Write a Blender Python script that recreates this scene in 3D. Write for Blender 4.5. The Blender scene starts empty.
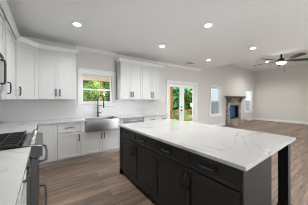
import bpy, bmesh, math, random
from mathutils import Vector, Matrix
PI = math.pi
random.seed(7)
S = bpy.context.scene
COL = S.collection

# ------------------------------------------------------------------ camera, world, exposure
cam = bpy.data.cameras.new('camera')
cam.sensor_fit = 'HORIZONTAL'; cam.sensor_width = 36.0
cam.lens = 36.0 * 152.835 / 308.0
cam.shift_x = -11.0 / 308.0
cam.shift_y = -2.69 / 308.0
cam.clip_start = 0.02; cam.clip_end = 200
co = bpy.data.objects.new('camera', cam); COL.objects.link(co)
co.location = (0, 0, 1.366); co.rotation_euler = (PI / 2, 0, -0.668)
S.camera = co

w = bpy.data.worlds.new('overcast_sky'); S.world = w; w.use_nodes = True
bg = w.node_tree.nodes['Background']
bg.inputs[0].default_value = (0.90, 0.95, 1.0, 1); bg.inputs[1].default_value = 2.9
S.view_settings.view_transform = 'Standard'
S.view_settings.look = 'None'
S.view_settings.gamma = 1.0
S.view_settings.use_curve_mapping = False
S.view_settings.exposure = 1.76
S.cycles.filter_width = 1.0
sl = bpy.data.lights.new('sun', 'SUN'); sl.energy = 0.8; sl.angle = math.radians(2.0); sl.color = (1.0, 0.96, 0.90)
so = bpy.data.objects.new('sun', sl); COL.objects.link(so); so.location = (20, 5, 30)
so.rotation_euler = Vector((-0.50, -0.10, -0.86)).to_track_quat('-Z', 'Y').to_euler()
CAN_POWER = 26.0          # each recessed downlight
CAN_EMIT = 14.0

# ------------------------------------------------------------------ materials
MATS = {}
def mat(name, color=(0.8, 0.8, 0.8), rough=0.5, metal=0.0, spec=0.5):
    m = bpy.data.materials.new(name); m.use_nodes = True
    b = m.node_tree.nodes['Principled BSDF']
    b.inputs['Base Color'].default_value = (*color, 1)
    b.inputs['Roughness'].default_value = rough
    b.inputs['Metallic'].default_value = metal
    b.inputs['Specular IOR Level'].default_value = spec
    MATS[name] = m
    return m
def nodes(m): return m.node_tree.nodes, m.node_tree.links, m.node_tree.nodes['Principled BSDF']
def N(ns, t, **k):
    n = ns.new(t)
    for a, v in k.items(): setattr(n, a, v)
    return n
def ramp(ns, stops):
    r = ns.new('ShaderNodeValToRGB'); e = r.color_ramp.elements
    while len(e) < len(stops): e.new(0.5)
    for i, (p, c) in enumerate(stops):
        e[i].position = p; e[i].color = (*c, 1)
    return r
def speckle(m, c1, c2, scale=6, detail=3, bump=0.0, stretch=(1, 1, 1)):
    ns, ln, b = nodes(m)
    tc = N(ns, 'ShaderNodeTexCoord'); mp = N(ns, 'ShaderNodeMapping'); mp.inputs['Scale'].default_value = stretch
    no = N(ns, 'ShaderNodeTexNoise'); no.inputs['Scale'].default_value = scale; no.inputs['Detail'].default_value = detail
    r = ramp(ns, [(0.3, c1), (0.7, c2)])
    ln.new(tc.outputs['Object'], mp.inputs[0]); ln.new(mp.outputs[0], no.inputs['Vector'])
    ln.new(no.outputs[0], r.inputs[0]); ln.new(r.outputs[0], b.inputs['Base Color'])
    if bump:
        bp = N(ns, 'ShaderNodeBump'); bp.inputs['Strength'].default_value = bump; bp.inputs['Distance'].default_value = 0.01
        ln.new(no.outputs[0], bp.inputs['Height']); ln.new(bp.outputs[0], b.inputs['Normal'])
    return m

wall_m = speckle(mat('taupe_wall_paint', rough=0.6), (0.57, 0.54, 0.505), (0.59, 0.56, 0.525), 30, 2, 0.03)
ceil_m = speckle(mat('ceiling_paint', rough=0.8), (0.86, 0.88, 0.895), (0.88, 0.90, 0.915), 40, 2, 0.05)
trim_m = speckle(mat('white_trim_paint', rough=0.35), (0.70, 0.70, 0.695), (0.72, 0.72, 0.715), 12)
cab_m = speckle(mat('white_cabinet_paint', rough=0.38), (0.53, 0.53, 0.525), (0.55, 0.55, 0.545), 10)
black_cab_m = speckle(mat('black_cabinet_paint', rough=0.42), (0.009, 0.0087, 0.0083), (0.012, 0.0115, 0.011), 10)
black_m = speckle(mat('matte_black_metal', rough=0.5), (0.012, 0.012, 0.012), (0.02, 0.02, 0.02), 20)
iron_m = speckle(mat('cast_iron', rough=0.6), (0.012, 0.012, 0.013), (0.03, 0.03, 0.03), 60, 3, 0.1)
steel_m = speckle(mat('brushed_stainless', rough=0.28, metal=1.0), (0.42, 0.42, 0.42), (0.52, 0.52, 0.51), 8, 3, 0, (1, 1, 40))
dark_steel_m = speckle(mat('dark_stainless', rough=0.3, metal=0.9), (0.16, 0.16, 0.165), (0.2, 0.2, 0.2), 8, 3, 0, (1, 1, 40))
mid_steel_m = speckle(mat('range_stainless', rough=0.3, metal=1.0), (0.26, 0.26, 0.26), (0.32, 0.32, 0.32), 8, 3, 0, (1, 1, 40))
reflection_glass_m = speckle(mat('grey_reflection_glass', rough=0.12, metal=0.7), (0.22, 0.22, 0.22), (0.26, 0.26, 0.26), 4)  # grey metallic base stands in for the room reflected in dark glass
chrome_m = speckle(mat('polished_chrome', rough=0.12, metal=1.0), (0.75, 0.75, 0.75), (0.8, 0.8, 0.8), 5)
glass_black_m = speckle(mat('black_glass', rough=0.06), (0.008, 0.008, 0.009), (0.012, 0.012, 0.012), 3)
wood_raw_m = speckle(mat('maple_underside', rough=0.5), (0.50, 0.35, 0.20), (0.60, 0.44, 0.27), 4, 4, 0, (1, 12, 1))
deck_m = speckle(mat('pressure_treated_pine', rough=0.7), (0.30, 0.17, 0.065), (0.46, 0.28, 0.115), 3, 4, 0.1, (8, 8, 1))
deckfloor_m = speckle(mat('deck_board_wood', rough=0.7), (0.40, 0.27, 0.13), (0.55, 0.40, 0.22), 3, 4, 0.1, (1, 10, 1))
porch_m = speckle(mat('porch_cream_paint', rough=0.6), (0.66, 0.56, 0.45), (0.72, 0.62, 0.50), 5)
bark_m = speckle(mat('tree_bark', rough=0.9), (0.07, 0.05, 0.03), (0.16, 0.12, 0.08), 8, 4, 0.4, (4, 4, 1))
lawn_m = speckle(mat('lawn_grass', rough=0.9), (0.10, 0.17, 0.04), (0.20, 0.27, 0.08), 3, 5, 0.2)
mantel_m = speckle(mat('weathered_mantel_wood', rough=0.6), (0.085, 0.06, 0.043), (0.15, 0.11, 0.08), 4, 4, 0.15, (1, 8, 8))
siding_m = speckle(mat('pale_grey_siding', rough=0.6), (0.09, 0.097, 0.112), (0.10, 0.107, 0.122), 3)
roof_m = speckle(mat('asphalt_shingle', rough=0.9), (0.08, 0.08, 0.09), (0.15, 0.15, 0.16), 20, 4, 0.3)
bluefilm_m = speckle(mat('blue_protective_film', rough=0.25), (0.035, 0.10, 0.26), (0.06, 0.16, 0.36), 5, 4, 0.1)
bronze_m = speckle(mat('dark_bronze', rough=0.35, metal=0.6), (0.02, 0.017, 0.015), (0.03, 0.026, 0.022), 10)
blade_m = speckle(mat('dark_fan_blade', rough=0.65), (0.022, 0.017, 0.014), (0.035, 0.027, 0.022), 5, 4, 0, (1, 10, 1))
vent_m = speckle(mat('grey_register', rough=0.5), (0.30, 0.30, 0.30), (0.35, 0.35, 0.35), 10)
grout_slot_m = mat('register_slot', (0.03, 0.03, 0.03), 0.8)

def leaf_mat(name, c1, c2):
    m = speckle(mat(name, rough=0.6), c1, c2, 1.6, 4)
    ns, ln, b = nodes(m)
    b.inputs['Specular IOR Level'].default_value = 0.1; b.inputs['Roughness'].default_value = 0.9
    tr = N(ns, 'ShaderNodeBsdfTranslucent'); mx = N(ns, 'ShaderNodeMixShader'); mx.inputs[0].default_value = 0.4
    src = b.inputs['Base Color'].links[0].from_socket
    ln.new(src, tr.inputs[0]); out = ns['Material Output']
    ln.new(b.outputs[0], mx.inputs[1]); ln.new(tr.outputs[0], mx.inputs[2]); ln.new(mx.outputs[0], out.inputs[0])
    return m
leafA = leaf_mat('bright_green_leaves', (0.06, 0.15, 0.015), (0.26, 0.40, 0.08))
leafD = leaf_mat('yellow_green_garden_leaves', (0.05, 0.125, 0.010), (0.24, 0.36, 0.05))  # yellow-green foliage colour, mottled by noise
leafE = leaf_mat('deep_garden_leaves', (0.035, 0.10, 0.012), (0.15, 0.28, 0.05))
leafB = leaf_mat('mid_green_leaves', (0.04, 0.12, 0.02), (0.17, 0.30, 0.07))
leafC = leaf_mat('blue_green_leaves', (0.07, 0.20, 0.07), (0.27, 0.47, 0.22))

def emis(name, color, strength):
    m = mat(name, color, 0.5)
    b = m.node_tree.nodes['Principled BSDF']
    b.inputs['Emission Color'].default_value = (*color, 1); b.inputs['Emission Strength'].default_value = strength
    return m
lens_m = emis('lit_downlight_lens', (1.0, 0.98, 0.95), CAN_EMIT)
bowl_m = emis('lit_frosted_bowl', (1.0, 0.98, 0.95), 1.0)

def window_glass():
    m = bpy.data.materials.new('window_glass'); m.use_nodes = True
    ns, ln = m.node_tree.nodes, m.node_tree.links
    ns.remove(ns['Principled BSDF'])
    t = N(ns, 'ShaderNodeBsdfTransparent'); t.inputs[0].default_value = (0.96, 0.98, 0.98, 1)
    g = N(ns, 'ShaderNodeBsdfGlossy'); g.inputs['Roughness'].default_value = 0.02
    mx = N(ns, 'ShaderNodeMixShader'); lw = N(ns, 'ShaderNodeLayerWeight')
    pw = N(ns, 'ShaderNodeMath', operation='POWER'); pw.inputs[1].default_value = 4.0; ln.new(lw.outputs['Facing'], pw.inputs[0])
    fr = N(ns, 'ShaderNodeMapRange'); fr.inputs[3].default_value = 0.006; fr.inputs[4].default_value = 0.4; ln.new(pw.outputs[0], fr.inputs[0])
    ln.new(fr.outputs[0], mx.inputs[0]); ln.new(t.outputs[0], mx.inputs[1]); ln.new(g.outputs[0], mx.inputs[2])
    ln.new(mx.outputs[0], ns['Material Output'].inputs[0])
    return m
glass_m = window_glass()
def screen_mat():
    m = bpy.data.materials.new('insect_screen'); m.use_nodes = True
    ns, ln = m.node_tree.nodes, m.node_tree.links
    b = ns['Principled BSDF']; b.inputs['Base Color'].default_value = (0.10, 0.10, 0.11, 1)
    t = N(ns, 'ShaderNodeBsdfTransparent'); mx = N(ns, 'ShaderNodeMixShader'); mx.inputs[0].default_value = 0.42
    ln.new(t.outputs[0], mx.inputs[1]); ln.new(b.outputs[0], mx.inputs[2]); ln.new(mx.outputs[0], ns['Material Output'].inputs[0])
    return m
screen_m = screen_mat()

def quartz():
    m = mat('veined_white_quartz', rough=0.14)
    ns, ln, b = nodes(m)
    tc = N(ns, 'ShaderNodeTexCoord'); mp = N(ns, 'ShaderNodeMapping'); mp.inputs['Rotation'].default_value = (0, 0, 0.9)
    ln.new(tc.outputs['Object'], mp.inputs[0])
    n1 = N(ns, 'ShaderNodeTexNoise'); n1.inputs['Scale'].default_value = 1.3; n1.inputs['Detail'].default_value = 6; n1.inputs['Distortion'].default_value = 1.2
    ln.new(mp.outputs[0], n1.inputs['Vector'])
    mt = N(ns, 'ShaderNodeMath', operation='SUBTRACT'); mt.inputs[1].default_value = 0.5; ln.new(n1.outputs[0], mt.inputs[0])
    ab = N(ns, 'ShaderNodeMath', operation='ABSOLUTE'); ln.new(mt.outputs[0], ab.inputs[0])
    r1 = ramp(ns, [(0.0, (0.27, 0.27, 0.265)), (0.012, (0.45, 0.45, 0.44)), (0.05, (0.50, 0.50, 0.492))])
    ln.new(ab.outputs[0], r1.inputs[0])
    n2 = N(ns, 'ShaderNodeTexNoise'); n2.inputs['Scale'].default_value = 2.2; n2.inputs['Detail'].default_value = 4
    ln.new(mp.outputs[0], n2.inputs['Vector'])
    r2 = ramp(ns, [(0.35, (0.50, 0.50, 0.492)), (0.6, (0.50, 0.50, 0.495))]); ln.new(n2.outputs[0], r2.inputs[0])
    r3 = ramp(ns, [(0.45, (0, 0, 0)), (0.62, (1, 1, 1))]); ln.new(n2.outputs[0], r3.inputs[0])
    mx = N(ns, 'ShaderNodeMix', data_type='RGBA'); ln.new(r3.outputs[0], mx.inputs[0]); ln.new(r2.outputs[0], mx.inputs[6]); ln.new(r1.outputs[0], mx.inputs[7])
    ln.new(mx.outputs[2], b.inputs['Base Color'])
    return m
quartz_m = quartz()

def planks():
    m = mat('oak_vinyl_planks', rough=0.5)
    ns, ln, b = nodes(m)
    tc = N(ns, 'ShaderNodeTexCoord')
    br = N(ns, 'ShaderNodeTexBrick'); br.offset = 0.37; br.offset_frequency = 2
    br.inputs['Color1'].default_value = (0.0, 0, 0, 1); br.inputs['Color2'].default_value = (1, 1, 1, 1); br.inputs['Mortar'].default_value = (0.5, 0.5, 0.5, 1)
    br.inputs['Scale'].default_value = 1.0; br.inputs['Mortar Size'].default_value = 0.0022; br.inputs['Brick Width'].default_value = 1.22; br.inputs['Row Height'].default_value = 0.18
    ln.new(tc.outputs['Object'], br.inputs['Vector'])
    # offset the grain by each plank's own tone
    mp = N(ns, 'ShaderNodeMapping'); mp.inputs['Scale'].default_value = (1.1, 13, 1)
    ad = N(ns, 'ShaderNodeVectorMath', operation='MULTIPLY_ADD'); ad.inputs[1].default_value = (7, 3, 5)
    ln.new(br.outputs['Color'], ad.inputs[0]); ln.new(tc.outputs['Object'], ad.inputs[2]); ln.new(ad.outputs[0], mp.inputs[0])
    no = N(ns, 'ShaderNodeTexNoise'); no.inputs['Scale'].default_value = 2.0; no.inputs['Detail'].default_value = 6; no.inputs['Roughness'].default_value = 0.65
    ln.new(mp.outputs[0], no.inputs['Vector'])
    r = ramp(ns, [(0.30, (0.085, 0.057, 0.040)), (0.5, (0.195, 0.138, 0.102)), (0.70, (0.315, 0.235, 0.178))]); ln.new(no.outputs[0], r.inputs[0])
    tone = N(ns, 'ShaderNodeMapRange'); tone.inputs[3].default_value = 0.70; tone.inputs[4].default_value = 1.30; ln.new(br.outputs['Color'], tone.inputs[0])
    mu = N(ns, 'ShaderNodeMix', data_type='RGBA', blend_type='MULTIPLY'); mu.inputs[0].default_value = 1
    ln.new(r.outputs[0], mu.inputs[6]); ln.new(tone.outputs[0], mu.inputs[7])
    gr = N(ns, 'ShaderNodeMix', data_type='RGBA'); ln.new(br.outputs['Fac'], gr.inputs[0]); ln.new(mu.outputs[2], gr.inputs[6]); gr.inputs[7].default_value = (0.06, 0.045, 0.035, 1)
    ln.new(gr.outputs[2], b.inputs['Base Color'])
    bp = N(ns, 'ShaderNodeBump'); bp.inputs['Strength'].default_value = 0.08; bp.inputs['Distance'].default_value = 0.01
    ln.new(no.outputs[0], bp.inputs['Height']); ln.new(bp.outputs[0], b.inputs['Normal'])
    return m
floor_m = planks()

def tiles():
    m = mat('pale_subway_tile', rough=0.22)
    ns, ln, b = nodes(m)
    tc = N(ns, 'ShaderNodeTexCoord'); sx = N(ns, 'ShaderNodeSeparateXYZ'); ln.new(tc.outputs['Object'], sx.inputs[0])
    ad = N(ns, 'ShaderNodeMath', operation='ADD'); ln.new(sx.outputs[0], ad.inputs[0]); ln.new(sx.outputs[1], ad.inputs[1])
    cb = N(ns, 'ShaderNodeCombineXYZ'); ln.new(ad.outputs[0], cb.inputs[0]); ln.new(sx.outputs[2], cb.inputs[1])
    br = N(ns, 'ShaderNodeTexBrick'); br.inputs['Scale'].default_value = 1
    br.inputs['Brick Width'].default_value = 0.305; br.inputs['Row Height'].default_value = 0.1; br.inputs['Mortar Size'].default_value = 0.0018
    br.inputs['Color1'].default_value = (0.57, 0.57, 0.57, 1); br.inputs['Color2'].default_value = (0.59, 0.59, 0.59, 1); br.inputs['Mortar'].default_value = (0.50, 0.50, 0.50, 1)
    ln.new(cb.outputs[0], br.inputs['Vector']); ln.new(br.outputs['Color'], b.inputs['Base Color'])
    return m
tile_m = tiles()

def stones():
    m = mat('stacked_fieldstone', rough=0.8)
    ns, ln, b = nodes(m)
    tc = N(ns, 'ShaderNodeTexCoord'); mp = N(ns, 'ShaderNodeMapping'); mp.inputs['Scale'].default_value = (6, 6, 11)
    ln.new(tc.outputs['Object'], mp.inputs[0])
    v = N(ns, 'ShaderNodeTexVoronoi'); v.inputs['Scale'].default_value = 1.0; ln.new(mp.outputs[0], v.inputs['Vector'])
    e = N(ns, 'ShaderNodeTexVoronoi', feature='DISTANCE_TO_EDGE'); e.inputs['Scale'].default_value = 1.0; ln.new(mp.outputs[0], e.inputs['Vector'])
    sx = N(ns, 'ShaderNodeSeparateColor'); ln.new(v.outputs['Color'], sx.inputs[0])
    r = ramp(ns, [(0.0, (0.20, 0.15, 0.115)), (0.35, (0.34, 0.28, 0.22)), (0.65, (0.29, 0.265, 0.24)), (1.0, (0.50, 0.44, 0.37))]); ln.new(sx.outputs[0], r.inputs[0])
    ed = ramp(ns, [(0.02, (0, 0, 0)), (0.08, (1, 1, 1))]); ln.new(e.outputs['Distance'], ed.inputs[0])
    mx = N(ns, 'ShaderNodeMix', data_type='RGBA'); ln.new(ed.outputs[0], mx.inputs[0]); mx.inputs[6].default_value = (0.24, 0.21, 0.18, 1); ln.new(r.outputs[0], mx.inputs[7])
    ln.new(mx.outputs[2], b.inputs['Base Color'])
    bp = N(ns, 'ShaderNodeBump'); bp.inputs['Strength'].default_value = 0.7; bp.inputs['Distance'].default_value = 0.02
    ln.new(ed.outputs[0], bp.inputs['Height']); ln.new(bp.outputs[0], b.inputs['Normal'])
    return m
stone_m = stones()

# ------------------------------------------------------------------ mesh helpers
class MB:
    def __init__(s): s.bm = bmesh.new()
    def quad_box(s, c):                     # c: 8 corners, bottom ring then top ring
        v = [s.bm.verts.new(p) for p in c]
        for f in ((3, 2, 1, 0), (4, 5, 6, 7), (0, 1, 5, 4), (1, 2, 6, 5), (2, 3, 7, 6), (3, 0, 4, 7)):
            s.bm.faces.new([v[i] for i in f])
        return s
    def box(s, x0, x1, y0, y1, z0, z1):
        return s.quad_box([(x0, y0, z0), (x1, y0, z0), (x1, y1, z0), (x0, y1, z0), (x0, y0, z1), (x1, y0, z1), (x1, y1, z1), (x0, y1, z1)])
    def prism(s, poly, z0, z1):             # poly: CCW (x,y)
        a = [s.bm.verts.new((x, y, z0)) for x, y in poly]; b = [s.bm.verts.new((x, y, z1)) for x, y in poly]
        n = len(poly)
        s.bm.faces.new(a[::-1]); s.bm.faces.new(b)
        for i in range(n): s.bm.faces.new([a[i], a[(i + 1) % n], b[(i + 1) % n], b[i]])
        return s
    def extrude_y(s, poly, y0, y1):         # poly (x,z)
        a = [s.bm.verts.new((x, y0, z)) for x, z in poly]; b = [s.bm.verts.new((x, y1, z)) for x, z in poly]
        n = len(poly)
        s.bm.faces.new(a); s.bm.faces.new(b[::-1])
        for i in range(n): s.bm.faces.new([a[(i + 1) % n], a[i], b[i], b[(i + 1) % n]])
        return s
    def ring(s, c, u, v, r, n): return [s.bm.verts.new(c + u * (r * math.cos(2 * PI * i / n)) + v * (r * math.sin(2 * PI * i / n))) for i in range(n)]
    def tube(s, pts, r, n=8, cap=True):
        pts = [Vector(p) for p in pts]; prev = None; u = None
        rr = r if isinstance(r, (list, tuple)) else [r] * len(pts)
        for i, p in enumerate(pts):
            t = (pts[min(i + 1, len(pts) - 1)] - pts[max(i - 1, 0)]).normalized()
            if u is None:
                a = Vector((0, 0, 1)) if abs(t.z) < 0.9 else Vector((1, 0, 0))
                u = t.cross(a).normalized()
            else: u = (u - t * u.dot(t)).normalized()
            v = t.cross(u)
            rg = s.ring(p, u, v, rr[i], n)
            if prev:
                for k in range(n): s.bm.faces.new([prev[k], prev[(k + 1) % n], rg[(k + 1) % n], rg[k]])
            elif cap: s.bm.faces.new(rg[::-1])
            prev = rg
        if cap: s.bm.faces.new(prev)
        return s
    def lathe(s, prof, n=20, c=(0, 0, 0)):  # prof (r,z)
        c = Vector(c); prev = None
        for r, z in prof:
            rg = s.ring(c + Vector((0, 0, z)), Vector((1, 0, 0)), Vector((0, 1, 0)), max(r, 1e-4), n)
            if prev:
                for k in range(n): s.bm.faces.new([prev[k], prev[(k + 1) % n], rg[(k + 1) % n], rg[k]])
            else: s.bm.faces.new(rg[::-1])
            prev = rg
        s.bm.faces.new(prev)
        return s
    def sweep(s, path, prof):               # path (x,y) list, prof (out,z) closed; 'out' is to the right of travel
        P = [Vector((x, y)) for x, y in path]; rings = []
        for i, p in enumerate(P):
            def nrm(a, b):
                d = (b - a).normalized(); return Vector((d.y, -d.x))
            if i == 0: m = nrm(P[0], P[1]); k = 1
            elif i == len(P) - 1: m = nrm(P[-2], P[-1]); k = 1
            else:
                n1, n2 = nrm(P[i - 1], p), nrm(p, P[i + 1]); m = (n1 + n2).normalized(); k = 1 / max(m.dot(n1), 0.2)
            rings.append([s.bm.verts.new((p.x + m.x * o * k, p.y + m.y * o * k, z)) for o, z in prof])
        n = len(prof)
        for a, b in zip(rings, rings[1:]):
            for k in range(n): s.bm.faces.new([a[k], a[(k + 1) % n], b[(k + 1) % n], b[k]])
        s.bm.faces.new(rings[0][::-1]); s.bm.faces.new(rings[-1])
        return s
    def build(s, name, m, parent=None, bevel=0.0, smooth=False, loc=None):
        bmesh.ops.recalc_face_normals(s.bm, faces=s.bm.faces)
        me = bpy.data.meshes.new(name); s.bm.to_mesh(me); s.bm.free()
        me.materials.append(m)
        o = bpy.data.objects.new(name, me); COL.objects.link(o)
        if parent is not None: o.parent = parent
        if loc is not None: o.location = loc
        if bevel:
            b = o.modifiers.new('bevel', 'BEVEL'); b.width = bevel; b.segments = 2; b.limit_method = 'ANGLE'
        if smooth:
            for p in me.polygons: p.use_smooth = True
        return o

def tag(o, label, cat, group=None, kind=None):
    o['label'] = label; o['category'] = cat
    if group: o['group'] = group
    if kind: o['kind'] = kind
    return o
def thing(name, label, cat, loc=(0, 0, 0), rz=0.0, group=None, kind=None):
    o = bpy.data.objects.new(name, None); COL.objects.link(o)
    o.empty_display_size = 0.1
    o.location = loc; o.rotation_euler = (0, 0, rz)
    return tag(o, label, cat, group, kind)
def plabel(o, t): o['label'] = t; return o

# ------------------------------------------------------------------ room constants
XL, W = -0.76, 4.474            # left wall face, window-wall face
XA, XR = 5.60, 11.444           # end of the low kitchen ceiling, right wall face
ZC, ZL = 2.74, 3.404            # kitchen and living ceilings
YB = -3.2                       # open end of the modelled room, behind the viewer

# ------------------------------------------------------------------ shell
tag(MB().box(XL - 0.2, XR + 0.2, YB, W + 0.12, -0.12, 0.0).build('floor', floor_m), 'brown wood plank floor running under the whole room', 'floor', kind='structure')
tag(MB().extrude_y([(XL - 0.2, ZC), (XA, ZC), (XA, ZL), (XR + 0.2, ZL), (XR + 0.2, ZL + 0.3), (XL - 0.2, ZL + 0.3)], YB, W + 0.12).build('ceiling', ceil_m),
    'flat pale ceiling, lower over the kitchen and higher over the living area', 'ceiling', kind='structure')
tag(MB().box(XL - 0.12, XL, YB, W + 0.12, 0, ZC).build('wall_left', wall_m), 'wall behind the range and the left counter', 'wall', kind='structure')
tag(MB().box(XR, XR + 0.12, YB, W + 0.12, 0, ZL).build('wall_right', wall_m), 'long blank beige wall on the right of the living area', 'wall', kind='structure')

K0, K1, KZ0, KZ1 = 0.745, 1.585, 1.26, 2.06       # kitchen window opening
D0, D1, DZ = 3.665, 5.255, 2.02                  # french door opening
A0, A1, B0, B1, LZ0, LZ1 = 6.385, 7.225, 10.06, 10.95, 0.60, 2.0
def back_wall():
    m = MB(); y0, y1 = W, W + 0.12          # the firebox opening is closed behind by its liner
    xs = [(XL, K0, None), (K0, K1, (KZ0, KZ1)), (K1, D0, None), (D0, D1, (0, DZ)), (D1, A0, None), (A0, A1, (LZ0, LZ1)), (A1, 7.96, None), (7.96, 8.94, (0.29, 1.09)), (8.94, B0, None), (B0, B1, (LZ0, LZ1)), (B1, XR, None)]
    for a, b, h in xs:
        segs = [(a, b, XA)] if not (a < XA < b) else None
        parts = [(a, b)] if not (a < XA < b) else [(a, XA), (XA, b)]
        for p, q in parts:
            top = ZC if q <= XA + 1e-6 else ZL
            if h is None: m.box(p, q, y0, y1, 0, top)
            else:
                if h[0] > 0: m.box(p, q, y0, y1, 0, h[0])
                m.box(p, q, y0, y1, h[1], top)
    return m
tag(back_wall().build('wall_back', wall_m), 'long beige wall with the kitchen window, french doors and fireplace', 'wall', kind='structure')
tag(MB().box(7.75, 9.18, 4.460, W - 0.001, 1.50, ZL).build('wall_chimney', wall_m), 'beige chimney breast above the stone fireplace', 'wall', kind='structure')

wf = MB(); wf.box(XL - 0.12, 1.8, YB - 0.12, YB - 0.001, 0, ZC); wf.box(6.3, XR + 0.12, YB - 0.12, YB - 0.001, 0, ZL)  # unseen wall, both stretches sized to hold back daylight from behind
tag(wf.build('wall_front', wall_m), 'unseen wall behind the viewer, shaped to limit daylight from the open end', 'wall', kind='structure')
# backsplash tile (an L on the two walls, cut round the window casing)
bs = MB()
t = 0.008
bs.box(XL, XL + t, -1.2, W - t, 0.915, 1.371)
for x0, x1, z0, z1 in ((XL, 0.655, 0.915, 1.371), (0.655, 1.675, 0.915, 1.168), (1.675, 3.165, 0.915, 1.371)):
    bs.box(x0, x1, W - t, W - 0.0005, z0, z1)
tag(bs.build('wall_backsplash', tile_m), 'pale subway tile between counter and upper cabinets', 'backsplash', kind='structure')

crown = [(0, ZC - 0.07), (0.008, ZC - 0.07), (0.02, ZC - 0.05), (0.045, ZC - 0.018), (0.055, ZC - 0.01), (0.055, ZC), (0, ZC)]
tag(MB().sweep([(0.60, W), (1.67, W)], crown).sweep([(3.13, W), (XA, W)], crown).build('trim_1', trim_m), 'white crown moulding at the top of the kitchen window wall', 'trim', kind='structure')
crownL = [(o, z - ZC + ZL) for o, z in crown]
tag(MB().sweep([(XA + 0.01, W), (XR, W), (XR, YB)], crownL).build('trim_2', trim_m), 'white crown moulding round the living ceiling', 'trim', kind='structure')
base = [(0, 0.0), (0.016, 0.0), (0.016, 0.11), (0.008, 0.135), (0, 0.135)]
tag(MB().sweep([(3.19, W), (3.575, W)], base).build('baseboard_back', trim_m), 'short white baseboard left of the french doors', 'baseboard', kind='structure')
tag(MB().sweep([(5.345, W), (7.73, W)], base).build('baseboard_living', trim_m), 'white baseboard under the window left of the fireplace', 'baseboard', kind='structure')
tag(MB().sweep([(9.46, W), (XR, W), (XR, YB)], base).build('baseboard_right', trim_m), 'white baseboard along the blank right wall', 'baseboard', kind='structure')

# ------------------------------------------------------------------ windows and doors
def casing(m, x0, x1, z0, z1, cw, top, sill=True):
    y1 = W; y0 = W - 0.02
    m.box(x0 - cw, x0, y0, y1, z0, z1); m.box(x1, x1 + cw, y0, y1, z0, z1)
    m.box(x0 - cw, x1 + cw, y0, y1, z1, z1 + top)
    bz = z0 - (0.08 if sill else 0)
    m.box(x0 - cw - 0.004, x0 - cw + 0.018, y0 - 0.012, y1, bz, z1 + top); m.box(x1 + cw - 0.018, x1 + cw + 0.004, y0 - 0.012, y1, bz, z1 + top)
    m.box(x0 - cw - 0.004, x1 + cw + 0.004, y0 - 0.012, y1, z1 + top - 0.02, z1 + top)
    if sill:
        m.box(x0 - cw, x1 + cw, y0, y1, z0 - 0.08, z0)
        m.box(x0 - cw - 0.01, x1 + cw + 0.01, W - 0.04, W + 0.02, z0 - 0.012, z0 + 0.008)
    # jamb liner inside the opening
    m.box(x0, x0 + 0.018, W, W + 0.12, z0, z1); m.box(x1 - 0.018, x1, W, W + 0.12, z0, z1); m.box(x0 + 0.018, x1 - 0.018, W, W + 0.12, z1 - 0.018, z1)
    if sill: m.box(x0 + 0.018, x1 - 0.018, W, W + 0.12, z0, z0 + 0.02)
def sash(x0, x1, z0, z1, y0, st=0.04):
    m = MB(); y1 = y0 + 0.03
    m.box(x0, x0 + st, y0, y1, z0, z1); m.box(x1 - st, x1, y0, y1, z0, z1)
    m.box(x0 + st, x1 - st, y0, y1, z0, z0 + st); m.box(x0 + st, x1 - st, y0, y1, z1 - st, z1)
    return m
def double_hung(name, label, x0, x1, z0, z1, zm, cw, top, screen=False):
    r = thing(name, label, 'window', ((x0 + x1) / 2, W, z0), kind='structure')
    off = Vector((-(x0 + x1) / 2, -W, -z0))
    def put(m, nm, mt, par): 
        o = m.build(nm, mt, par); 
        if par is r: o.location = off
        return o
    c = MB(); casing(c, x0, x1, z0, z1, cw, top); put(c, 'casing', trim_m, r)
    a, b = x0 + 0.02, x1 - 0.02
    u = put(sash(a, b, zm - 0.02, z1 - 0.02, W + 0.075), 'upper_sash', trim_m, r)
    put(MB().box(a + 0.04, b - 0.04, W + 0.088, W + 0.092, zm + 0.02, z1 - 0.06), 'pane', glass_m, u)
    l = put(sash(a, b, z0 + 0.022, zm + 0.02, W + 0.04), 'lower_sash', trim_m, r)
    put(MB().box(a + 0.04, b - 0.04, W + 0.053, W + 0.057, z0 + 0.062, zm - 0.02), 'pane', glass_m, l)
    if screen: put(MB().box(a + 0.01, b - 0.01, W + 0.112, W + 0.114, z0 + 0.03, zm), 'insect_screen', screen_m, r)
    return r
double_hung('window_1', 'white double hung kitchen window above the sink', K0, K1, KZ0, KZ1, 1.648, 0.075, 0.13)
double_hung('window_2', 'tall white double hung window left of the fireplace', A0, A1, LZ0, LZ1, 1.30, 0.085, 0.09, True)
double_hung('window_3', 'tall white double hung window right of the fireplace', B0, B1, LZ0, LZ1, 1.30, 0.085, 0.09, True)

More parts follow.
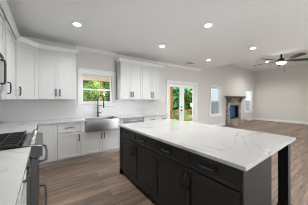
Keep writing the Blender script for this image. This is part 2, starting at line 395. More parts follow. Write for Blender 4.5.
d = thing('door_1', 'white double french door with full glass leaves and black hardware', 'door', (D0, W, 0), kind='structure')
c = MB(); casing(c, D0, D1, 0, DZ, 0.085, 0.085, False); c.build('casing', trim_m, d, loc=(-D0, -W, 0))
MB().box(D0, D1, W - 0.01, W + 0.12, 0.001, 0.02).build('threshold', bronze_m, d, loc=(-D0, -W, 0))
mid = (D0 + D1) / 2
for k, (x0, x1) in enumerate(((D0 + 0.02, mid - 0.002), (mid + 0.002, D1 - 0.02))):
    y0 = W + 0.035; y1 = y0 + 0.044; st = 0.095; rb = 0.22; rt = 0.11; z0, z1 = 0.024, DZ - 0.022
    m = MB(); m.box(x0, x0 + st, y0, y1, z0, z1); m.box(x1 - st, x1, y0, y1, z0, z1)
    m.box(x0 + st, x1 - st, y0, y1, z0, z0 + rb); m.box(x0 + st, x1 - st, y0, y1, z1 - rt, z1)
    for a, b, e, f in ((x0 + st, x0 + st + 0.014, z0 + rb, z1 - rt), (x1 - st - 0.014, x1 - st, z0 + rb, z1 - rt)): m.box(a, b, y0 - 0.006, y1 + 0.006, e, f)
    for e in (z0 + rb, z1 - rt - 0.014): m.box(x0 + st, x1 - st, y0 - 0.006, y1 + 0.006, e, e + 0.014)
    if k == 0: m.box(x1 - 0.02, x1 + 0.03, y0 - 0.012, y0 - 0.001, z0, z1)      # astragal
    lf = m.build('door_leaf', trim_m, d, loc=(-D0, -W, 0))
    MB().box(x0 + st, x1 - st, y0 + 0.02, y0 + 0.024, z0 + rb, z1 - rt).build('pane', glass_m, lf)
    if k == 0:
        kx = x1 - 0.06
        def yl(o): o.rotation_euler = (PI / 2, 0, 0); return o
        yl(MB().lathe([(0.03, 0), (0.03, 0.008), (0.011, 0.01), (0.011, 0.035), (0.027, 0.042), (0.03, 0.058), (0.02, 0.07), (0.005, 0.072)], 14).build('knob', black_m, lf, smooth=True, loc=(kx, y0, 0.94)))
        yl(MB().lathe([(0.03, 0), (0.03, 0.012), (0.02, 0.02), (0.02, 0.03), (0.004, 0.032)], 14).build('deadbolt', black_m, lf, smooth=True, loc=(kx, y0, 1.08)))

# ------------------------------------------------------------------ cabinets
# local frame of every cabinet: x across the front, +y into the cabinet, -y towards the room, z up
def shaker(x0, x1, z0, z1, fr=0.06, th=0.02):
    m = MB()
    m.box(x0, x0 + fr, -th, -0.0005, z0, z1); m.box(x1 - fr, x1, -th, -0.0005, z0, z1)
    m.box(x0 + fr, x1 - fr, -th, -0.0005, z0, z0 + fr); m.box(x0 + fr, x1 - fr, -th, -0.0005, z1 - fr, z1)
    m.box(x0 + fr, x1 - fr, -th + 0.009, -0.0005, z0 + fr, z1 - fr)
    return m
def pull(parent, x, z, length=0.15, vertical=True, r=0.009, y=-0.02):
    h = length / 2; d_ = 0.032
    pts = [(-h, 0), (-h, -d_ * 0.7), (-h + 0.012, -d_), (0, -d_ - 0.003), (h - 0.012, -d_), (h, -d_ * 0.7), (h, 0)]
    P = [(x, y + b, z + a) if vertical else (x + a, y + b, z) for a, b in pts]
    return plabel(MB().tube(P, r, 6).build('pull', black_m, parent, smooth=True), 'matte black bar pull')
def upper_cab(name, label, loc, rz, wd, z0, z1, depth, doors, pulls, m=cab_m, group='white upper cabinets'):
    t = thing(name, label, 'cabinet', loc, rz, group)
    h = z1 - z0
    MB().box(0.001, wd - 0.001, 0, depth, 0, h).build('body', m, t)
    plabel(MB().box(0.004, wd - 0.004, 0.004, depth - 0.004, -0.003, -0.0003).build('underside', wood_raw_m, t), 'unpainted maple underside')
    n = len(doors)
    for (a, b), p in zip(doors, pulls):
        dr = shaker(a + 0.002, b - 0.002, 0.004, h - 0.062).build('door', m, t, bevel=0.0015)
        if p: pull(dr, a + 0.035 if p == 'L' else b - 0.035, 0.155, 0.15)
    return t
UZ0, UZ1 = 1.372, 2.48
yu = 4.164
upper_cab('upper_cabinet', 'white two-door upper cabinet left of the kitchen window', (-0.113, yu, UZ0), 0, 0.70, UZ0, UZ1, W - yu - 0.002, ((0, 0.35), (0.35, 0.70)), 'RL')
upper_cab('upper_cabinet', 'white two-door upper cabinet directly right of the kitchen window', (1.680, yu, UZ0), 0, 0.695, UZ0, UZ1, W - yu - 0.002, ((0, 0.347), (0.347, 0.694)), 'RL')
upper_cab('upper_cabinet', 'white two-door upper cabinet nearest the french doors', (2.377, yu, UZ0), 0, 0.743, UZ0, UZ1, W - yu - 0.002, ((0, 0.371), (0.371, 0.742)), 'RL')
xf = -0.415
upper_cab('upper_cabinet', 'white upper cabinet with one wide door between microwave and diagonal corner cabinet', (xf, 2.752, UZ0), PI / 2, 1.11, UZ0, UZ1, xf - XL - 0.002, ((0.16, 1.096),), 'L')
upper_cab('upper_cabinet', 'short white upper cabinet above the microwave', (xf, 1.99, 1.90), PI / 2, 0.76, 1.90, UZ1, xf - XL - 0.002, ((0, 0.38), (0.38, 0.76)), (None, None))
upper_cab('upper_cabinet', 'white upper cabinet over the near left counter', (xf, 1.22, UZ0), PI / 2, 0.768, UZ0, UZ1, xf - XL - 0.002, ((0, 0.384), (0.384, 0.768)), 'RL')

# diagonal corner upper
p1, p2 = Vector((-0.415, 3.864)), Vector((-0.115, 4.164))
dc = thing('corner_cabinet', 'white diagonal corner upper cabinet with a single door', 'cabinet', (p1.x, p1.y, UZ0), PI / 4, 'white upper cabinets')
L = (p2 - p1).length
R_ = Matrix.Rotation(-PI / 4, 2)
poly = [R_ @ (Vector(q) - p1) for q in ((-0.415, 3.864), (-0.115, 4.164), (-0.115, W - 0.002), (XL + 0.002, W - 0.002), (XL + 0.002, 3.864))]
MB().prism([(q.x, q.y) for q in poly], 0, UZ1 - UZ0).build('body', cab_m, dc)
dd = shaker(0.012, L - 0.012, 0.004, UZ1 - UZ0 - 0.062).build('door', cab_m, dc, bevel=0.0015)
pull(dd, 0.05, 0.155)

# crown mouldings that run along the tops of the uppers
cz = UZ1
def strip_prof(): return [(0.0215, cz - 0.03), (0.026, cz - 0.03), (0.034, cz - 0.015), (0.058, cz + 0.024), (0.066, cz + 0.03), (0.066, cz + 0.050), (0.0215, cz + 0.050)]
tag(MB().sweep([(xf, 1.22), (xf, 3.864), (-0.115, 4.164), (0.588, 4.164), (0.588, W - 0.1)], strip_prof()).build('cabinet_crown_moulding', trim_m), 'white crown moulding along the tops of the left upper cabinets', 'crown moulding')
tag(MB().sweep([(1.679, W - 0.1), (1.679, 4.164), (3.121, 4.164), (3.121, W - 0.1)], strip_prof()).build('cabinet_crown_moulding', trim_m), 'white crown moulding along the tops of the upper cabinets right of the window', 'crown moulding')

# base cabinets
CT, TH = 0.914, 0.032
BH = CT - TH - 0.001
yb = 3.872
def base_cab(name, label, loc, rz, wd, units, depth=0.598, m=cab_m, group='white base cabinets', toe=0.062, top=BH, dz=(0.655, 0.80)):
    """units: list of dicts(x0,x1,kind,pull)"""
    t = thing(name, label, 'cabinet', loc, rz, group)
    MB().box(0.001, wd - 0.001, 0, depth, 0.10, top).build('body', m, t)
    MB().box(0.001, wd - 0.001, toe, depth, 0.001, 0.0995).build('toe_kick', m, t)
    for u in units:
        a, b = u['x']
        if u['k'] == 'drawer':
            o = shaker(a + 0.002, b - 0.002, u['z'][0], u['z'][1], 0.035).build('drawer', m, t, bevel=0.0012)
            pull(o, (a + b) / 2, (u['z'][0] + u['z'][1]) / 2, u.get('len', 0.15), False)
        elif u['k'] == 'door':
            o = shaker(a + 0.002, b - 0.002, u['z'][0], u['z'][1]).build('door', m, t, bevel=0.0012)
            p = u.get('p')
            if p: pull(o, a + 0.035 if p == 'L' else b - 0.035, u['z'][1] - 0.12, 0.15)
        elif u['k'] == 'panel':
            MB().box(a + 0.002, b - 0.002, -0.02, -0.0005, u['z'][0], u['z'][1]).build('filler_panel', m, t, bevel=0.0012)
    return t
DZr, DR = (0.115, 0.655), (0.668, 0.872)
base_cab('base_cabinet', 'white blind corner base cabinet beside the range', (-0.098, yb, 0), 0, 0.305, [dict(k='panel', x=(0, 0.25), z=(0.115, 0.872)), dict(k='panel', x=(0.252, 0.305), z=(0.115, 0.872))])
base_cab('base_cabinet', 'white base cabinet with one drawer over one door left of the sink', (0.209, yb, 0), 0, 0.43, [dict(k='drawer', x=(0, 0.43), z=DR), dict(k='door', x=(0, 0.43), z=DZr, p='R')])
base_cab('sink_cabinet', 'white two-door cabinet under the farmhouse sink', (0.641, yb, 0), 0, 0.93,
         [dict(k='door', x=(0, 0.465), z=(0.115, 0.625), p='R'), dict(k='door', x=(0.465, 0.93), z=(0.115, 0.625), p='L')], top=0.632)
# narrow side stiles that flank the apron sink
tag(MB().box(0.643, 0.733, yb - 0.018, yb + 0.5, 0.635, BH).build('sink_stile', cab_m), 'narrow white stile left of the farmhouse sink', 'stile', 'white stiles beside the sink')
tag(MB().box(1.497, 1.569, yb - 0.018, yb + 0.5, 0.635, BH).build('sink_stile', cab_m), 'narrow white stile between the farmhouse sink and the dishwasher', 'stile', 'white stiles beside the sink')
base_cab('base_cabinet', 'white drawer base cabinet right of the dishwasher', (2.268, yb, 0), 0, 0.57, [dict(k='drawer', x=(0, 0.57), z=DR), dict(k='door', x=(0, 0.285), z=DZr, p='R'), dict(k='door', x=(0.285, 0.57), z=DZr, p='L')])
base_cab('base_cabinet', 'narrow white drawer base cabinet at the counter end by the french doors', (2.840, yb, 0), 0, 0.31, [dict(k='drawer', x=(0, 0.31), z=DR, len=0.12), dict(k='door', x=(0, 0.31), z=DZr, p='L')])

# left run, facing +x
xb = -0.145
base_cab('base_cabinet', 'white drawer base cabinet just in front of the range', (xb - 0.008, 1.345, 0), PI / 2, 0.617, [dict(k='drawer', x=(0, 0.617), z=DR, len=0.28), dict(k='door', x=(0, 0.308), z=DZr), dict(k='door', x=(0.308, 0.617), z=DZr)], depth=0.575)
base_cab('base_cabinet', 'white drawer base cabinet nearest the viewer on the left', (xb - 0.008, 0.725, 0), PI / 2, 0.617, [dict(k='drawer', x=(0, 0.617), z=DR, len=0.28), dict(k='door', x=(0, 0.308), z=DZr), dict(k='door', x=(0.308, 0.617), z=DZr)], depth=0.575)
base_cab('base_cabinet', 'white corner filler cabinet in the left run beyond the range', (xb, 2.757, 0), PI / 2, 1.09, [dict(k='drawer', x=(0.0, 0.60), z=DR), dict(k='door', x=(0.0, 0.60), z=DZr, p='L')])

# countertops
ctop = MB().prism([(XL + 0.002, 2.757), (-0.10, 2.757), (-0.10, 3.826), (0.735, 3.826), (0.735, 4.31), (1.495, 4.31), (1.495, 3.826), (3.175, 3.826), (3.175, W - 0.009), (XL + 0.009, W - 0.009), (XL + 0.009, 2.757)][1:], CT - TH, CT)
tag(ctop.build('countertop', quartz_m, bevel=0.004), 'white quartz countertop along the window wall, cut for the sink', 'countertop')
tag(MB().box(XL + 0.009, -0.10, -0.6, 1.968, CT - TH, CT).build('countertop', quartz_m, bevel=0.004), 'white quartz countertop in the near left foreground', 'countertop')

# farmhouse sink
sk = thing('farmhouse_sink', 'stainless steel apron-front sink under the kitchen window', 'sink', (1.115, 3.80, 0.64))
a, b = -0.377, 0.377
m = MB()
m.box(a, b, 0, 0.012, 0, 0.244); m.box(a, a + 0.012, 0.012, 0.505, 0, 0.244); m.box(b - 0.012, b, 0.012, 0.505, 0, 0.244)
m.box(a + 0.012, b - 0.012, 0.493, 0.505, 0, 0.244); m.box(a + 0.012, b - 0.012, 0.012, 0.493, 0, 0.012)
m.build('basin', steel_m, sk, bevel=0.004)
rim = MB(); rim.box(a, b, -0.003, 0.025, 0.244, 0.252); rim.box(a, a + 0.02, 0.025, 0.505, 0.244, 0.252); rim.box(b - 0.02, b, 0.025, 0.505, 0.244, 0.252); rim.box(a + 0.02, b - 0.02, 0.48, 0.505, 0.244, 0.252)
rim.build('rim', steel_m, sk, bevel=0.003)
MB().lathe([(0.045, 0.0125), (0.045, 0.016), (0.03, 0.017), (0.02, 0.013)], 16, (0, 0.26, 0)).build('drain', chrome_m, sk)

# faucet
fc = thing('kitchen_faucet', 'matte black pull-down spring faucet behind the sink', 'faucet', (1.135, 4.37, CT))
MB().lathe([(0.032, 0.001), (0.032, 0.012), (0.022, 0.02), (0.022, 0.13), (0.016, 0.14), (0.016, 0.30), (0.012, 0.31), (0.004, 0.311)], 16).build('base', black_m, fc, smooth=True)
q = Vector((0.55, -0.83, 0)).normalized()
arc = [Vector((0, 0, 0.31))] + [Vector((0, 0, 0.36))]
for i in range(13):
    th = PI * (1 - i / 12); arc.append(q * (0.095 + 0.095 * math.cos(th)) + Vector((0, 0, 0.45 + 0.12 * math.sin(th))))
arc.append(q * 0.19 + Vector((0, 0, 0.40)))
MB().tube(arc, 0.011, 8).build('hose', black_m, fc, smooth=True)
# spring coil round the hose
coil = []
cum = [0]
for i in range(1, len(arc)): cum.append(cum[-1] + (arc[i] - arc[i - 1]).length)
turns = 26
for k in range(turns * 8):
    s_ = cum[-1] * k / (turns * 8 - 1); i = max(j for j in range(len(cum)) if cum[j] <= s_ + 1e-9); i = min(i, len(arc) - 2)
    f = (s_ - cum[i]) / max(cum[i + 1] - cum[i], 1e-9); p = arc[i].lerp(arc[i + 1], f); tt = (arc[i + 1] - arc[i]).normalized()
    sd = Vector((q.y, -q.x, 0)); nn = tt.cross(sd).normalized(); an = 2 * PI * k / 8
    coil.append(p + sd * (0.015 * math.cos(an)) + nn * (0.015 * math.sin(an)))
MB().tube(coil, 0.0032, 5).build('spring', black_m, fc, smooth=True)
hp = q * 0.19
MB().lathe([(0.010, 0.40), (0.015, 0.385), (0.018, 0.33), (0.018, 0.27), (0.021, 0.25), (0.019, 0.24), (0.004, 0.239)], 14, hp).build('spray_head', black_m, fc, smooth=True)
MB().tube([Vector((0, 0, 0.285)), q * 0.09 + Vector((0, 0, 0.30)), q * 0.172 + Vector((0, 0, 0.31))], 0.007, 8).build('docking_arm', black_m, fc, smooth=True)
MB().tube([Vector((0.02, 0, 0.10)), Vector((0.055, 0, 0.10)), Vector((0.075, -0.02, 0.115)), Vector((0.10, -0.05, 0.13))], [0.013, 0.011, 0.007, 0.006], 8).build('lever', black_m, fc, smooth=True)

# dishwasher
dw = thing('dishwasher', 'dark stainless dishwasher between sink and drawer cabinets', 'dishwasher', (1.642, 3.852, 0))
MB().box(0.0, 0.612, 0.03, 0.60, 0.10, 0.878).build('tub', black_m, dw)
MB().box(-0.055, -0.004, 0.002, 0.60, 0.10, 0.878).build('filler_strip', cab_m, dw)
MB().box(0.002, 0.61, 0.0, 0.029, 0.115, 0.745).build('door', dark_steel_m, dw, bevel=0.003)
cp = MB().box(0.002, 0.61, 0.0, 0.029, 0.75, 0.874).build('control_panel', dark_steel_m, dw, bevel=0.003)
MB().tube([(0.06, -0.002, 0.80), (0.06, -0.03, 0.80), (0.085, -0.035, 0.80), (0.525, -0.035, 0.80), (0.55, -0.03, 0.80), (0.55, -0.002, 0.80)], 0.008, 8).build('handle', steel_m, dw, smooth=True)
MB().box(0.0, 0.61, 0.06, 0.59, 0.001, 0.098).build('toe_kick', black_m, dw)

# ------------------------------------------------------------------ range (local: x across the front along +Y world, y into the wall)
rg = thing('gas_range', 'stainless gas range with black grates in the left counter', 'range', (-0.11, 1.974, 0), PI / 2)
RW = 0.774
MB().box(0.003, RW - 0.003, 0, 0.64, 0.09, 0.905).build('body', dark_steel_m, rg, bevel=0.002)
MB().box(0.01, RW - 0.01, 0.04, 0.62, 0.001, 0.0895).build('toe_kick', black_m, rg)
ck = MB().box(0.0, RW, 0.055, 0.64, 0.9055, 0.922).build('cooktop', glass_black_m, rg, bevel=0.003)
cpn = MB()
prof = [(0.052, 0.932), (-0.088, 0.905), (-0.094, 0.895), (-0.094, 0.80), (-0.02, 0.79), (0.052, 0.9056)]
va = [cpn.bm.verts.new((0.0, y, z)) for y, z in prof]; vb = [cpn.bm.verts.new((RW, y, z)) for y, z in prof]
cpn.bm.faces.new(va); cpn.bm.faces.new(vb[::-1])
for i in range(len(prof)): cpn.bm.faces.new([va[i], va[(i + 1) % 6], vb[(i + 1) % 6], vb[i]])
cpo = cpn.build('control_panel', dark_steel_m, rg, bevel=0.003)
for k in range(5):
    kx = 0.085 + k * (RW - 0.17) / 4
    o = MB().lathe([(0.030, 0), (0.030, 0.006), (0.024, 0.009), (0.023, 0.046), (0.019, 0.052), (0.003, 0.053)], 16).build('knob', chrome_m, cpo, smooth=True, loc=(kx, -0.010, 0.921))
    o.rotation_euler = (0.19, 0, 0)
od = MB().box(0.004, RW - 0.004, -0.062, -0.002, 0.27, 0.785).build('oven_door', dark_steel_m, rg, bevel=0.004)
plabel(MB().box(0.10, RW - 0.10, -0.065, -0.0622, 0.36, 0.68).build('oven_window', glass_black_m, od), 'black glass oven window')
def bowed(z, out, nm, par):
    pts = [(0.05, -0.062, z), (0.052, -out * 0.8, z), (0.08, -out, z), (RW / 2, -out - 0.012, z), (RW - 0.08, -out, z), (RW - 0.052, -out * 0.8, z), (RW - 0.05, -0.062, z)]
    return MB().tube(pts, 0.013, 8).build(nm, dark_steel_m, par, smooth=True)
bowed(0.735, 0.125, 'handle', od)
wd = MB().box(0.004, RW - 0.004, -0.062, -0.002, 0.10, 0.244).build('warming_drawer', dark_steel_m, rg, bevel=0.004)
bowed(0.19, 0.12, 'handle', wd)
gz = 0.948
for gi in range(3):
    gm = MB(); gx0 = 0.02 + gi * 0.2475; gx1 = gx0 + 0.24
    for x in (gx0, gx1): gm.box(x - 0.006, x + 0.006, 0.085, 0.62, gz - 0.016, gz)
    for y in (0.085, 0.22, 0.352, 0.485, 0.62): gm.box(gx0 - 0.006, gx1 + 0.006, y - 0.006, y + 0.006, gz - 0.014, gz + 0.001)
    gm.box((gx0 + gx1) / 2 - 0.006, (gx0 + gx1) / 2 + 0.006, 0.085, 0.62, gz - 0.014, gz + 0.002)
    for x in (gx0, gx1):
        for y in (0.085, 0.352, 0.62): gm.box(x - 0.008, x + 0.008, y - 0.008, y + 0.008, 0.9225, gz + 0.010)
    gm.build('grate', iron_m, rg)
for bx, by in ((0.14, 0.19), (0.14, 0.49), (0.387, 0.35), (0.634, 0.19), (0.634, 0.49)):
    MB().lathe([(0.05, 0.9222), (0.05, 0.926), (0.038, 0.928), (0.038, 0.931), (0.01, 0.932)], 16, (bx, by, 0)).build('burner', iron_m, rg, smooth=True)

# microwave
mw = thing('microwave', 'stainless over-range microwave mounted under the left uppers', 'microwave', (-0.428, 1.992, 1.472), PI / 2)
MB().box(0.002, 0.756, 0, 0.322, 0, 0.425).build('body', dark_steel_m, mw, bevel=0.003)
md = MB().box(0.002, 0.60, -0.03, -0.001, 0.055, 0.385).build('door', steel_m, mw, bevel=0.003)
MB().box(0.05, 0.53, -0.032, -0.0305, 0.10, 0.34).build('door_window', reflection_glass_m, md)
MB().box(0.603, 0.756, -0.03, -0.001, 0.055, 0.385).build('keypad', steel_m, mw, bevel=0.003)
MB().tube([(0.59, -0.031, 0.08), (0.59, -0.06, 0.085), (0.59, -0.066, 0.12), (0.59, -0.066, 0.32), (0.59, -0.06, 0.355), (0.59, -0.031, 0.36)], 0.011, 8).build('handle', black_m, md, smooth=True)
vg = MB()
for k in range(5): vg.box(0.002, 0.756, -0.03, -0.001, 0.389 + k * 0.0075, 0.394 + k * 0.0075)
vg.build('vent_grille', black_m, mw)
MB().box(0.002, 0.756, -0.03, -0.001, 0.002, 0.052).build('lower_panel', steel_m, mw, bevel=0.002)

# ------------------------------------------------------------------ island
IX0, IX1, IY0, IY1 = 1.062, 2.373, 0.468, 2.745
fx = 1.112
IG = 'black island cabinets'
def island_unit(label, ystart, wd):
    h = wd / 2; z1 = (0.115, 0.700); z2 = (0.713, 0.872)
    return base_cab('island_cabinet', label, (fx, ystart, 0), -PI / 2, wd,
        [dict(k='drawer', x=(0, h), z=z2, len=0.15), dict(k='drawer', x=(h, wd), z=z2, len=0.15), dict(k='door', x=(0, h), z=z1, p='R'), dict(k='door', x=(h, wd), z=z1, p='L')],
        depth=0.535, m=black_cab_m, group=IG, toe=0.03)
island_unit('black island cabinet unit at the far end toward the sink', 2.712, 1.098)
island_unit('black island cabinet unit at the near end of the island', 1.612, 1.096)
tag(MB().box(1.088, 1.640, 0.496, 0.514, 0.001, BH).build('island_end_panel', black_cab_m, bevel=0.002), 'plain black panel covering the near end of the island', 'panel')
tag(MB().box(1.088, 1.640, 2.714, 2.732, 0.001, BH).build('island_end_panel', black_cab_m, bevel=0.002), 'plain black panel covering the far end of the island', 'panel')
tag(MB().box(1.650, 1.690, 0.52, 2.712, 0.001, BH).build('island_back_panel', black_cab_m), 'black panel along the seating side of the island', 'panel')
for yy, lb in ((0.50, 'black square post under the near right corner of the island top'), (2.61, 'black square post under the far right corner of the island top')):
    pt = thing('island_post', lb, 'post', (2.25, yy + 0.052, 0), 0, 'island corner posts')
    MB().box(-0.05, 0.05, -0.05, 0.05, 0.001, BH).build('shaft', black_cab_m, pt, bevel=0.003)
    mm = MB(); mm.box(-0.06, 0.06, -0.06, -0.051, 0.001, 0.12); mm.box(-0.06, 0.06, 0.051, 0.06, 0.001, 0.12); mm.box(-0.06, -0.051, -0.051, 0.051, 0.001, 0.12); mm.box(0.051, 0.06, -0.051, 0.051, 0.001, 0.12)
    mm.build('plinth', black_cab_m, pt)
tag(MB().box(IX0, IX1, IY0, IY1, CT - TH, CT).build('island_countertop', quartz_m, bevel=0.004), 'large white quartz slab with grey veins on the black island', 'countertop')

# ------------------------------------------------------------------ fireplace
fp = thing('fireplace', 'stone fireplace with wooden mantel and blue-filmed firebox between the living windows', 'fireplace', (8.37, 4.35, 0))
x0, x1, ox0, ox1, oz0, oz1, yb_ = -0.63, 0.82, -0.40, 0.56, 0.30, 1.08, 0.122
m = MB()
m.box(x0, ox0, 0, yb_, 0.001, 1.40); m.box(ox1, x1, 0, yb_, 0.001, 1.40); m.box(ox0, ox1, 0, yb_, oz1, 1.40); m.box(ox0, ox1, 0, yb_, 0.001, oz0)
m.build('stone_surround', stone_m, fp, bevel=0.01)
MB().box(-0.74, 1.08, -0.33, -0.002, 0.001, 0.20).build('hearth', stone_m, fp, bevel=0.012)
mt = MB()
mt.box(-0.90, 1.15, -0.185, 0.035, 1.495, 1.57)
mt.box(-0.82, 1.07, -0.14, 0.03, 1.44, 1.4945)
for sx in (-0.53, 0.72): mt.quad_box([(sx - 0.09, -0.03, 1.20), (sx + 0.09, -0.03, 1.20), (sx + 0.09, 0.0, 1.20), (sx - 0.09, 0.0, 1.20), (sx - 0.09, -0.13, 1.4395), (sx + 0.09, -0.13, 1.4395), (sx + 0.09, 0.0, 1.4395), (sx - 0.09, 0.0, 1.4395)])
mt.build('mantel', mantel_m, fp, bevel=0.006)
ib = MB()                                # metal firebox liner set back into the wall
ib.box(ox0 + 0.002, ox0 + 0.03, 0.012, 0.30, oz0 + 0.002, oz1 - 0.002); ib.box(ox1 - 0.03, ox1 - 0.002, 0.012, 0.30, oz0 + 0.002, oz1 - 0.002)
ib.box(ox0 + 0.03, ox1 - 0.03, 0.012, 0.30, oz1 - 0.06, oz1 - 0.002); ib.box(ox0 + 0.03, ox1 - 0.03, 0.012, 0.30, oz0 + 0.002, oz0 + 0.05)
ib.box(ox0 + 0.03, ox1 - 0.03, 0.25, 0.30, oz0 + 0.05, oz1 - 0.06)
fb = ib.build('firebox', black_m, fp)
plabel(MB().box(ox0 + 0.031, ox1 - 0.031, 0.235, 0.2495, oz0 + 0.051, oz1 - 0.061).build('glass_front', bluefilm_m, fb), 'glass front covered in blue film')

# ------------------------------------------------------------------ ceiling fan
fan = thing('ceiling_fan', 'dark bronze ceiling fan with white lit bowl in the living area', 'ceiling fan', (6.2, 1.597, ZL))
MB().lathe([(0.07, -0.0005), (0.07, -0.03), (0.03, -0.06), (0.01, -0.062)], 18).build('canopy', bronze_m, fan, smooth=True)
MB().tube([(0, 0, -0.06), (0, 0, -0.66)], 0.028, 10).build('downrod', bronze_m, fan, smooth=True)
MB().lathe([(0.03, -0.655), (0.07, -0.665), (0.12, -0.70), (0.125, -0.745), (0.10, -0.765), (0.07, -0.772)], 24).build('motor_housing', bronze_m, fan, smooth=True)
MB().lathe([(0.06, -0.773), (0.13, -0.785), (0.135, -0.80), (0.11, -0.835), (0.06, -0.858), (0.005, -0.866)], 24).build('light_bowl', bowl_m, fan, smooth=True)
ch = MB()
for k in range(14): ch.lathe([(0.001, 0.008), (0.006, 0.004), (0.006, -0.004), (0.001, -0.008)], 6, (0.0, -0.09, -0.83 - k * 0.018))
chn = ch.build('pull_chain', bronze_m, fan)
MB().lathe([(0.003, 0.0), (0.012, -0.01), (0.012, -0.035), (0.003, -0.045)], 8, (0, -0.09, -1.08)).build('chain_fob', bronze_m, chn)
a0 = -1.318        # across the view in plan
for k in range(5):
    ang = a0 + math.radians(20 + 72 * k)
    bl = MB()
    out = [(0.14, -0.03), (0.20, -0.055), (0.45, -0.075), (0.78, -0.078), (0.84, -0.05), (0.855, 0.0), (0.84, 0.05), (0.78, 0.078), (0.45, 0.075), (0.20, 0.055), (0.14, 0.03)]
    bl.prism(out, -0.005, 0.005)
    b_ = bl.build('blade', blade_m, fan, loc=(0, 0, -0.742)); b_.rotation_euler = (math.radians(-14), 0, ang)
    br_ = MB().box(0.10, 0.24, -0.018, 0.018, 0.0055, 0.012).build('blade_bracket', bronze_m, b_)

fl = bpy.data.lights.new('fan_lamp', 'POINT'); fl.energy = 4; fl.shadow_soft_size = 0.12; fl.color = (1, 0.97, 0.93)
fo = bpy.data.objects.new('fan_lamp', fl); COL.objects.link(fo); fo.parent = fan; fo.location = (0, 0, -0.99)
# ------------------------------------------------------------------ recessed downlights
spots = [((0.464, 3.162), ZC, 'recessed ceiling light above the left window-wall counter'), ((2.358, 3.111), ZC, 'recessed ceiling light near the upper cabinets right of the window'),
         ((2.359, 1.714), ZC, 'recessed ceiling light above the middle of the island'), ((4.432, 3.2), ZC, 'recessed ceiling light in front of the french doors'),
         ((4.343, 1.736), ZC, 'recessed ceiling light just left of the ceiling fan rod'), ((0.464, 1.71), ZC, 'unseen recessed light added to brighten the near left counter'),  # last entry: out-of-view lamp added to brighten counter and floor
         ((9.40, -1.6), ZL, 'unseen recessed light added to brighten the right living wall'), ((9.40, 3.056), ZL, 'small recessed ceiling light on the far living ceiling beside the fan')]  # first entry: out-of-view lamp added to fill the right wall
for (x, y), z, lb in spots:
    t = thing('recessed_light', lb, 'ceiling light', (x, y, z), 0, 'recessed ceiling lights')
    MB().lathe([(0.078, -0.0005), (0.078, -0.004), (0.070, -0.009), (0.058, -0.009)], 24).build('trim_ring', trim_m, t)
    MB().lathe([(0.057, -0.0095), (0.055, -0.012), (0.01, -0.013)], 24).build('lens', lens_m, t)
    ld = bpy.data.lights.new('downlight_beam', 'SPOT'); ld.energy = CAN_POWER * (1.0 if z < 3 else 2.9); ld.spot_size = math.radians(150); ld.spot_blend = 0.8; ld.shadow_soft_size = 0.07; ld.color = (1.0, 0.99, 0.98)
    lo = bpy.data.objects.new('downlight_beam', ld); COL.objects.link(lo); lo.parent = t; lo.location = (0, 0, -0.03)
vt = thing('ceiling_vent', 'small grey air vent in the kitchen ceiling near the french doors', 'vent', (4.281, 3.889, ZC))
MB().box(-0.17, 0.17, -0.085, 0.085, -0.010, -0.0005).build('frame', trim_m, vt, bevel=0.002)
mm = MB()
for k in range(7): mm.box(-0.15, 0.15, -0.068 + k * 0.0205, -0.056 + k * 0.0205, -0.0135, -0.0105)
mm.build('slat', vent_m, vt)

# ------------------------------------------------------------------ outside
tag(MB().box(-40, 60, W + 0.13, 60, -1.0, -0.9).build('ground', lawn_m), 'green lawn beyond the deck', 'lawn', kind='structure')
tag(MB().box(-40, 60, -40, YB - 0.01, -0.3, -0.13).build('ground_bounce', speckle(mat('pale_bounce_concrete', rough=0.8), (0.56, 0.55, 0.53), (0.62, 0.61, 0.59), 4)), 'unseen pale concrete behind the viewer, added to bounce daylight indoors', 'ground', kind='structure')  # unseen ground kept pale so it bounces daylight up to the ceiling
YD = 7.15
dk = thing('deck', 'raised wooden deck outside the window and french doors', 'deck', (-2.5, W + 0.13, -0.15))
mm = MB()
for k in range(18): mm.box(0, 11.2, 0.01 + k * 0.15, 0.15 + k * 0.15, -0.03, 0)
mm.build('boards', deckfloor_m, dk)
MB().box(0, 11.2, 0.02, 2.68, -0.25, -0.031).build('joists', deck_m, dk)
for x, lb in ((-2.2, 'wooden deck post hidden far left of the kitchen window'), (1.975, 'orange-brown wooden deck post seen through the kitchen window'), (6.14, 'orange-brown wooden deck post seen through the left french door'), (8.55, 'wooden deck post at the right end of the deck')):
    hw = 0.055 if x < 3 else 0.08
    tag(MB().box(x - hw, x + hw, YD - hw, YD + hw, -0.149, 2.20).build('deck_post', deck_m, bevel=0.005), lb, 'post', 'deck posts')
pr_ = thing('porch_roof', 'cream-painted porch roof and beam over the deck', 'porch roof', (-2.5, W + 0.13, 2.20))
MB().box(0, 11.2, YD - W - 0.13 - 0.09, YD - W - 0.13 + 0.09, 0.001, 0.28).build('beam', porch_m, pr_)
MB().box(-0.3, 11.5, 0.0, 2.95, 0.30, 0.36).build('ceiling_boards', porch_m, pr_)
def railing(x0, x1, label):
    r = thing('deck_railing', label, 'railing', (x0, YD, -0.15), 0, 'deck railings')
    L_ = x1 - x0
    MB().box(0, L_, -0.06, 0.06, 0.80, 0.84).build('top_rail', deck_m, r); MB().box(0, L_, -0.02, 0.02, 0.10, 0.18).build('bottom_rail', deck_m, r)
    MB().box(0, L_, -0.02, 0.02, 0.755, 0.799).build('upper_rail', deck_m, r)
    n = int(L_ / 0.125)
    first = None
    for k in range(n):
        if first is None:
            first = MB().box(-0.013, 0.013, -0.048, -0.021, 0.10, 0.79).build('baluster', deck_m, r, loc=((k + 0.5) * L_ / n, 0, 0))
        else:
            c_ = first.copy(); COL.objects.link(c_); c_.parent = r; c_.location = ((k + 0.5) * L_ / n, 0, 0)
railing(-2.13, 1.91, 'wooden deck railing below the left part of the kitchen window')
railing(2.04, 6.05, 'wooden deck railing between the two seen deck posts')
railing(6.23, 8.46, 'wooden deck railing seen through the french doors right of the post')

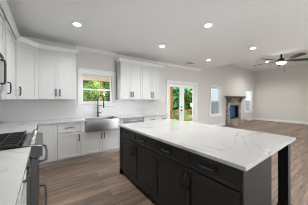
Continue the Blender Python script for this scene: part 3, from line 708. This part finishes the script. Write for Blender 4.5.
def tree(label, x, y, h, r, mt, n, low=0.15, seed=1, group='trees behind the deck'):
    rnd = random.Random(seed)
    t = thing('tree', label, 'tree', (x, y, -0.9), 0, group)
    MB().tube([(0, 0, 0), (0.05, 0.02, h * 0.35), (-0.04, 0.05, h * 0.7), (0, 0, h * 0.9)], [0.16, 0.13, 0.08, 0.03], 8).build('trunk', bark_m, t, smooth=True)
    bm = bmesh.new()
    blobs = []
    for k in range(22):
        z = h * (low + (1 - low) * rnd.random()); rr = r * (0.45 + 0.55 * math.sin(PI * min(1, max(0.08, (z / h - low) / (1 - low) * 0.85 + 0.12))))
        a = rnd.random() * 2 * PI; q_ = rr * math.sqrt(rnd.random()) * 0.75
        blobs.append((q_ * math.cos(a), q_ * math.sin(a), z, rr * 0.5))
    for k in range(n):
        bx, by, bz, br2 = rnd.choice(blobs)
        v = Vector((rnd.gauss(0, 1), rnd.gauss(0, 1), rnd.gauss(0, 1))).normalized() * br2 * rnd.random() ** 0.33
        p = Vector((bx, by, bz)) + v
        u = Vector((rnd.gauss(0, 1), rnd.gauss(0, 1), rnd.gauss(0, 1))).normalized(); vv = u.orthogonal().normalized()
        s1 = 0.15 + 0.15 * rnd.random(); s2 = s1 * 0.55
        vs = [bm.verts.new(p + d_) for d_ in (u * s1, vv * s2, -u * s1, -vv * s2)]
        bm.faces.new(vs)
    me = bpy.data.meshes.new('crown'); bm.to_mesh(me); bm.free(); me.materials.append(mt)
    o = bpy.data.objects.new('crown', me); COL.objects.link(o); o.parent = t
    return t
TS = [('bright green leafy tree in the left half of the kitchen window', 1.9, 10.6, 6.0, 1.35, leafD, 4200),
      ('mid green tree filling the right half of the kitchen window', 4.5, 12.0, 6.5, 1.5, leafE, 4200),
      ('darker tree rising behind the two window trees', 3.6, 16.2, 8.0, 2.2, leafE, 4200),
      ('tree at the left margin of the kitchen window view', -0.9, 14.0, 8.0, 2.0, leafE, 3000),
      ('leafy tree right of the kitchen window view', 7.6, 14.8, 8.0, 1.6, leafA, 3000),
      ('blue-green tree in the left french door leaf', 9.6, 10.4, 6.0, 1.3, leafC, 4200),
      ('bright tree in the right french door leaf', 12.8, 12.9, 6.5, 1.45, leafA, 4200),
      ('large tree far behind the french doors', 16.4, 18.0, 7.5, 2.2, leafB, 4200),
      ('tree between the kitchen window and the french door views', 11.2, 17.4, 8.0, 2.1, leafB, 4200),
      ('tree behind the corner of the neighbouring house', 17.4, 13.2, 8.0, 1.5, leafC, 3000),
      ('distant tree closing the view left of the window trees', 1.2, 23.0, 10.0, 3.2, leafD, 5000),
      ('distant tree closing the view behind the window trees', 7.8, 24.5, 10.0, 3.2, leafD, 5000),
      ('distant tree closing the view through the left french door', 15.0, 25.5, 10.0, 3.4, leafB, 5000),
      ('distant tree closing the view through the right french door', 22.5, 24.0, 10.0, 3.4, leafA, 5000)]
for i, (lb, x, y, h, r, mt_, n) in enumerate(TS): tree(lb, x, y, h, r, mt_, n, 0.10, 11 + i)

hs = thing('neighbour_house', 'pale grey lap-sided house outside the living windows', 'house', (11.9, 8.5, -0.9))
mm = MB()
for k in range(32):
    z = k * 0.16
    mm.quad_box([(0, -0.045, z), (13, -0.045, z), (13, 1.9, z), (0, 1.9, z), (0, -0.002, z + 0.158), (13, -0.002, z + 0.158), (13, 1.9, z + 0.158), (0, 1.9, z + 0.158)])
mm.build('siding', siding_m, hs)
mm = MB(); mm.quad_box([(-0.3, -0.4, 5.125), (13.3, -0.4, 5.125), (13.3, 2.2, 5.125), (-0.3, 2.2, 5.125), (-0.3, 0.85, 6.0), (13.3, 0.85, 6.0), (13.3, 0.95, 6.0), (-0.3, 0.95, 6.0)])
mm.build('roof', roof_m, hs)
